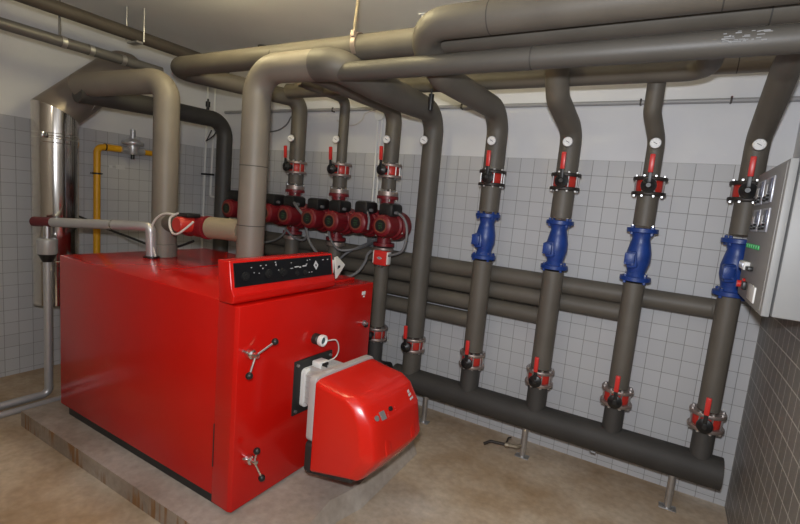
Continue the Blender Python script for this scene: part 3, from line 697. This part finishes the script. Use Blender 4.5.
b = MB(); b.tube([(-3.62, .2, .022), (-3.62, 3.0, .022)], .02, 'silverpaint', .04, 14); tag(b.build('floor_pipe'), 'thin silver pipe lying on the floor beside the plinth end', 'pipe')
b = MB(); b.tube([(-3.40, 1.60, .10), (-3.40, 1.60, 1.02)], .016, 'lead', .04, 14); b.lathe([(.017, 0), (.024, .004), (.024, .05), (.017, .054)], 'chrome', (-3.40, 1.60, .80), Z3, 14); tag(b.build('drain_line'), 'dark drain line with chrome nut between the silver discharge tube and the boiler', 'pipe')

t = thing('gas_pipe', 'yellow gas pipe with elbow on the left wall', 'pipe', (-4.27, 2.155, 0))
b = MB(); b.tube([(0, 0, .3), (0, 0, 1.88), (0, .20, 1.885)], .027, 'yellow', .05, 18); b.tube([(0, .36, 1.885), (0, .55, 1.885)], .024, 'yellow', .05, 18); b.tube([(0, .06, 1.885), (0, .22, 1.885)], .029, 'yellow', .05, 18); b.build('tube', t)
b = MB()
for y in (.065, .205, .375): b.band((0, y, 1.885), Y3, .031, 'black', .012)
b.band((0, 0, 1.655), Z3, .034, 'darkmetal', .014); b.box((-.09, -.008, 1.648), (-.03, .008, 1.662), 'darkmetal'); b.cyl((-.0, -.045, 1.655), (0, .045, 1.655), .006, 'chrome', 8); b.build('clamps', t)
t = thing('gas_regulator', 'grey gas pressure regulator in the yellow pipe', 'regulator', (-4.25, 2.445, 1.885))
b = MB(); b.lathe([(0, -.05), (.04, -.05), (.045, -.04), (.045, .03), (.085, .035), (.09, .045), (.09, .058), (.08, .065), (.045, .085), (.035, .09), (0, .09)], 'silverpaint', (0, 0, .015), Z3, 24); b.tube([(0, -.10, 0), (0, .10, 0)], .03, 'silverpaint', .1, 16); b.build('body', t)
b = MB(); b.cyl((0, 0, .10), (0, 0, .185), .022, 'silverpaint', 14); b.build('spring_tube', t)
b = MB(); b.cyl((0, 0, -.035), (0, 0, -.075), .016, 'black', 12); b.build('bottom_plug', t)
b = MB(); b.box((-4.364, 2.36, 1.71), (-4.360, 2.44, 1.75), 'mark'); b.box((-4.364, 2.30, 1.715), (-4.360, 2.33, 1.74), 'mark'); tag(b.build('wall_sticker'), 'small whitish smudge of paint on tiles below the gas regulator', 'sticker')

# ------------------------------------------------------------ ceiling pipes at left, hangers, conduits
t = thing('overhead_pipe', 'dark brown pipe hung high along the left edge of the ceiling', 'pipe')
b = MB(); b.tube([(-3.645, -1.0, 2.70), (-3.645, 2.95, 2.70)], .045, 'bronze', .1, 20); b.build('tube', t)
for y in (2.07, 2.14):
    b = MB(); b.cyl((-3.645+(.052 if y > 2.1 else -.052), y, 2.66), (-3.645+(.052 if y > 2.1 else -.052), y, ZC), .007, 'steel', 8); b.build('hanger_rod', t)
b = MB(); b.box((-3.705, 2.08, 2.640), (-3.585, 2.13, 2.654), 'steel'); b.build('hanger_strap', t)
t = thing('grey_conduit_pipe', 'grey pipe running below the dark brown ceiling pipe at the left', 'pipe')
b = MB(); b.tube([(-3.655, -1.0, 2.50), (-3.655, 2.32, 2.50)], .035, 'lead', .1, 18)
for y in (1.63, 1.80, 2.02): b.band((-3.655, y, 2.5), Y3, .038, 'steel', .03)
b.build('tube', t)
b = MB(); b.cyl((-3.70, 1.63, 2.50), (-3.70, 1.63, ZC), .007, 'lead', 8); b.build('hanger_rod', t)
t = thing('pipe_hanger', 'thin rod and ring clamp hanging the lamp-lit ceiling pipe', 'hanger', (-1.585, 2.13, 2.46))
b = MB(); b.cyl((0, -.055, .05), (0, -.02, ZC-2.46), .008, 'brass', 8); b.build('rod', t)
b = MB(); b.lathe([(.064, -.014), (.068, -.014), (.068, .014), (.064, .014)], 'flange', (0, 0, 0), X3, 24); b.box((-.012, -.07, .03), (.012, -.045, .06), 'flange'); b.build('ring_clamp', t)
t = thing('ceiling_anchor', 'small white anchor on the ceiling above the upper pipe bend', 'anchor', (-1.62, 2.85, ZC))
b = MB(); b.box((-.025, -.012, -.008), (.025, .012, 0), 'white', .002); b.build('plate', t); b = MB(); b.cyl((0, 0, -.3), (0, 0, -.01), .005, 'white', 8); b.build('stem', t)
t = thing('wall_conduit', 'thin grey conduit clipped straight across the upper back wall', 'conduit')
b = MB(); b.tube([(-4.05, 3.265, 2.385), (.52, 3.265, 2.378)], .014, 'conduit', .1, 12); b.build('tube', t)
for x in (-3.75, -3.05, -2.66, -2.05, -1.45, -.78, -.26, .20):
    b = MB(); b.box((x-.005, 3.248, 2.364), (x+.005, 3.289, 2.40), 'darkmetal', .002); b.build('clip', t)
t = thing('cable_conduit', 'pair of thin white conduits down the wall left of the red-boxed pump riser', 'conduit')
for x in (-2.15, -2.19):
    b = MB(); b.tube([(x, 3.272, 2.31), (x+.012, 3.272, 1.28 if x > -2.17 else 1.5)], .008, 'white', .1, 10); b.build('tube', t)
b = MB(); b.lathe([(0, 0), (.045, 0), (.045, .035), (0, .035)], 'white', (-2.17, 3.288, 2.335), (0, -1, 0), 18); b.build('junction_cap', t)
t = thing('corner_conduit', 'pair of thin white tubes in the left corner behind the return pipe', 'conduit')
b = MB(); b.tube([(-4.31, 3.25, 2.75), (-4.33, 3.25, .6)], .011, 'white', .1, 10); b.build('tube', t)
b = MB(); b.tube([(-4.20, 3.255, 2.75), (-4.22, 3.255, 1.62), (-4.18, 3.22, 1.52), (-4.06, 3.22, 1.52)], .011, 'white', .05, 10); b.build('tube', t)
b = MB(); b.box((-4.36, 3.235, 1.74), (-4.18, 3.262, 1.76), 'black', .002); b.build('clip', t)
b = MB(); b.lathe([(0, 0), (.012, 0), (.016, .04), (.016, .09), (.006, .095), (.006, .12), (0, .12)], 'black', (-1.30, 2.48, 2.19), Z3, 12); tag(b.build('air_vent'), 'black air vent hanging beside the upper pipe bend', 'vent')

# cables
def cable(name, label, pts, r, m):
    b = MB(); b._sweep(smooth_path(pts), r, m, 8, True); tag(b.build(name), label, 'cable', None)
cable('pump_cable', 'thick grey cable dropping from the pump by the supply pipe', [(-2.68, 2.87, 1.56), (-2.626, 2.85, 1.525), (-2.557, 2.85, 1.462), (-2.518, 2.85, 1.369), (-2.466, 2.85, 1.253), (-2.344, 2.85, 1.156), (-2.2, 2.85, 1.10)], .011, 'cable')
cable('pump_cable', 'grey cable looping under the middle pump toward the junction box', [(-2.335, 2.9, 1.40), (-2.296, 2.9, 1.296), (-2.2, 2.9, 1.229), (-2.10, 3.0, 1.25), (-2.12, 3.23, 1.28)], .010, 'cable')
cable('pump_cable', 'grey cable sloping up to the junction box behind the pumps', [(-2.30, 2.98, 1.08), (-2.22, 2.98, 1.18), (-2.14, 3.05, 1.25), (-2.11, 3.23, 1.30)], .010, 'cable')
cable('box_cable', 'grey cable curving left from the red square box down behind the paper tag', [(-1.93, 2.94, 1.26), (-1.96, 2.93, 1.22), (-1.975, 2.93, 1.165), (-2.02, 2.90, 1.08), (-2.10, 2.85, 1.03), (-2.25, 2.75, 1.02)], .011, 'cable')
cable('pump_cable', 'grey cable hanging in a bow right of the last pump by the bare riser', [(-1.73, 2.93, 1.565), (-1.67, 2.93, 1.53), (-1.635, 2.93, 1.46), (-1.635, 2.93, 1.36), (-1.67, 2.93, 1.28), (-1.80, 2.93, 1.23)], .010, 'cable')
cable('pump_cable', 'short grey cable at the black box of the pump by the red-boxed riser', [(-1.983, 2.9, 1.565), (-1.945, 2.87, 1.54), (-1.915, 2.85, 1.49), (-1.92, 2.85, 1.42)], .009, 'cable')
cable('pump_cable', 'grey cable stretched left below the pump next to the supply pipe', [(-3.25, 2.95, 1.15), (-3.108, 2.95, 1.171), (-2.952, 2.95, 1.217), (-2.85, 2.93, 1.27), (-2.80, 2.93, 1.33)], .009, 'cable')
cable('pump_cable', 'grey cable sagging below the flange of the pump next to the supply pipe', [(-2.82, 2.93, 1.335), (-2.74, 2.95, 1.267), (-2.649, 2.97, 1.252), (-2.598, 2.97, 1.309)], .010, 'cable')
cable('black_cable', 'black cable sagging behind the gas pipe to the boiler top', [(-4.20, 1.90, 1.32), (-4.1, 1.964, 1.288), (-4.0, 2.05, 1.23), (-3.6, 2.07, 1.18), (-3.25, 2.08, 1.145), (-3.0, 2.06, 1.19), (-2.82, 2.05, 1.25)], .009, 'cable_black')
cable('sensor_wire', 'thin dark wire curving from the conduit to the thermometer next to the supply pipe', [(-3.5, 3.2, 2.162), (-3.314, 3.2, 2.185), (-3.213, 3.2, 2.205), (-3.129, 3.2, 2.253), (-3.085, 3.2, 2.314), (-3.07, 3.25, 2.37)], .006, 'cable')
cable('sensor_wire', 'thin pale wire waving from the conduit to the slim-topped riser', [(-2.556, 3.2, 2.28), (-2.48, 3.22, 2.25), (-2.40, 3.24, 2.25), (-2.327, 3.24, 2.289), (-2.30, 3.24, 2.34), (-2.24, 3.26, 2.37)], .006, 'cable_white')
cable('vent_wire', 'dark wire looping under the elbow of the return pipe', [(-4.22, 3.24, 2.20), (-4.12, 3.12, 2.10), (-3.95, 2.98, 2.06), (-3.80, 2.94, 2.10), (-3.74, 2.95, 2.18)], .006, 'cable_black')

# drain tap on the header
t = thing('drain_tap', 'small brass drain tap lying on the floor by the header foot', 'tap', (-.70, 3.02, .05))
b = MB(); b.tube([(.05, .03, .03), (.02, 0, .02), (-.06, -.02, .02)], .014, 'brass', .02, 10); b.lathe([(.016, 0), (.02, .004), (.02, .026), (.016, .03)], 'brass', (-.03, -.01, .02), (-1, -.2, 0), 10); b.build('body', t)
b = MB(); b.tube([(-.06, -.02, .02), (-.15, -.05, .025), (-.19, -.06, -.005)], .010, 'darkmetal', .02, 10); b.build('spout', t)
b = MB(); b.tube([(-.05, -.02, .03), (-.04, -.02, .075), (-.02, -.02, .085)], .005, 'darkmetal', .01, 8); b.build('lever', t)

# ------------------------------------------------------------ control cabinet on the right wall
t = thing('control_cabinet', 'light grey control cabinet on the right wall at the picture edge', 'cabinet', (.524, 2.16, 1.345))
ox, oy, oz = .524, 2.16, 1.345
def cl(p): return (p[0]-ox, p[1]-oy, p[2]-oz)
b = MB(); b.box(cl((.372, 2.16, 1.345)), cl((.524, 2.84, 1.925)), 'cab', .006); b.build('housing', t)
b = MB(); b.box(cl((.340, 2.158, 1.343)), cl((.366, 2.842, 1.927)), 'cab', .004); b.box(cl((.338, 2.19, 1.36)), cl((.342, 2.835, 1.915)), 'cab_panel', .001)
fd = b.build('front_door', t)
for row, (z0, z1) in enumerate(((1.775, 1.885), (1.655, 1.755))):
    for c in range(2):
        y0 = 2.28+c*.22+(.08 if row == 0 else .06)
        b = MB(); b.box(cl((.331, y0, z0)), cl((.340, y0+.17, z1)), 'inst', .004)
        b.box(cl((.327, y0+.015, z0+.04)), cl((.332, y0+.075, z1-.01)), 'inst_dark', .002); b.box(cl((.327, y0+.09, z0+.03)), cl((.332, y0+.155, z1-.03)), 'mark', .002)
        b.cyl(cl((.332, y0+.045, z0+.022)), cl((.322, y0+.045, z0+.022)), .013, 'black', 12); b.cyl(cl((.332, y0+.12, z0+.018)), cl((.322, y0+.12, z0+.018)), .010, 'black', 12)
        b.build('instrument', fd)
for k in range(6):
    y = 2.44+k*.062; b = MB(); b.box(cl((.332, y, 1.578)), cl((.340, y+.034, 1.598)), 'green_led', .002); b.build('green_lamp', fd)
b = MB(); b.box(cl((.315, 2.60, 1.478)), cl((.340, 2.75, 1.515)), 'white', .004)
for k in range(5): b.box(cl((.312, 2.61+k*.027, 1.484)), cl((.317, 2.628+k*.027, 1.509)), 'inst', .001)
b.box(cl((.318, 2.50, 1.482)), cl((.340, 2.57, 1.50)), 'black', .004); b.build('terminal_block', fd)
b = MB(); b.lathe([(0, 0), (.028, 0), (.028, .010), (.016, .012), (.016, .03), (0, .03)], 'grip_red', cl((.340, 2.67, 1.408)), (-1, 0, 0), 16); b.box(cl((.322, 2.58, 1.39)), cl((.340, 2.635, 1.425)), 'black', .003); b.build('main_switch', fd)
b = MB(); b.box(cl((.332, 2.33, 1.365)), cl((.340, 2.50, 1.43)), 'white', .002); b.build('data_plate', fd)
b = MB(); b.lathe([(0, 0), (.018, 0), (.022, .02), (.018, .045), (0, .05)], 'black', (.44, 2.5, 1.925), Z3, 14); tag(b.build('cable_gland'), 'black gland on top of the control cabinet', 'gland')
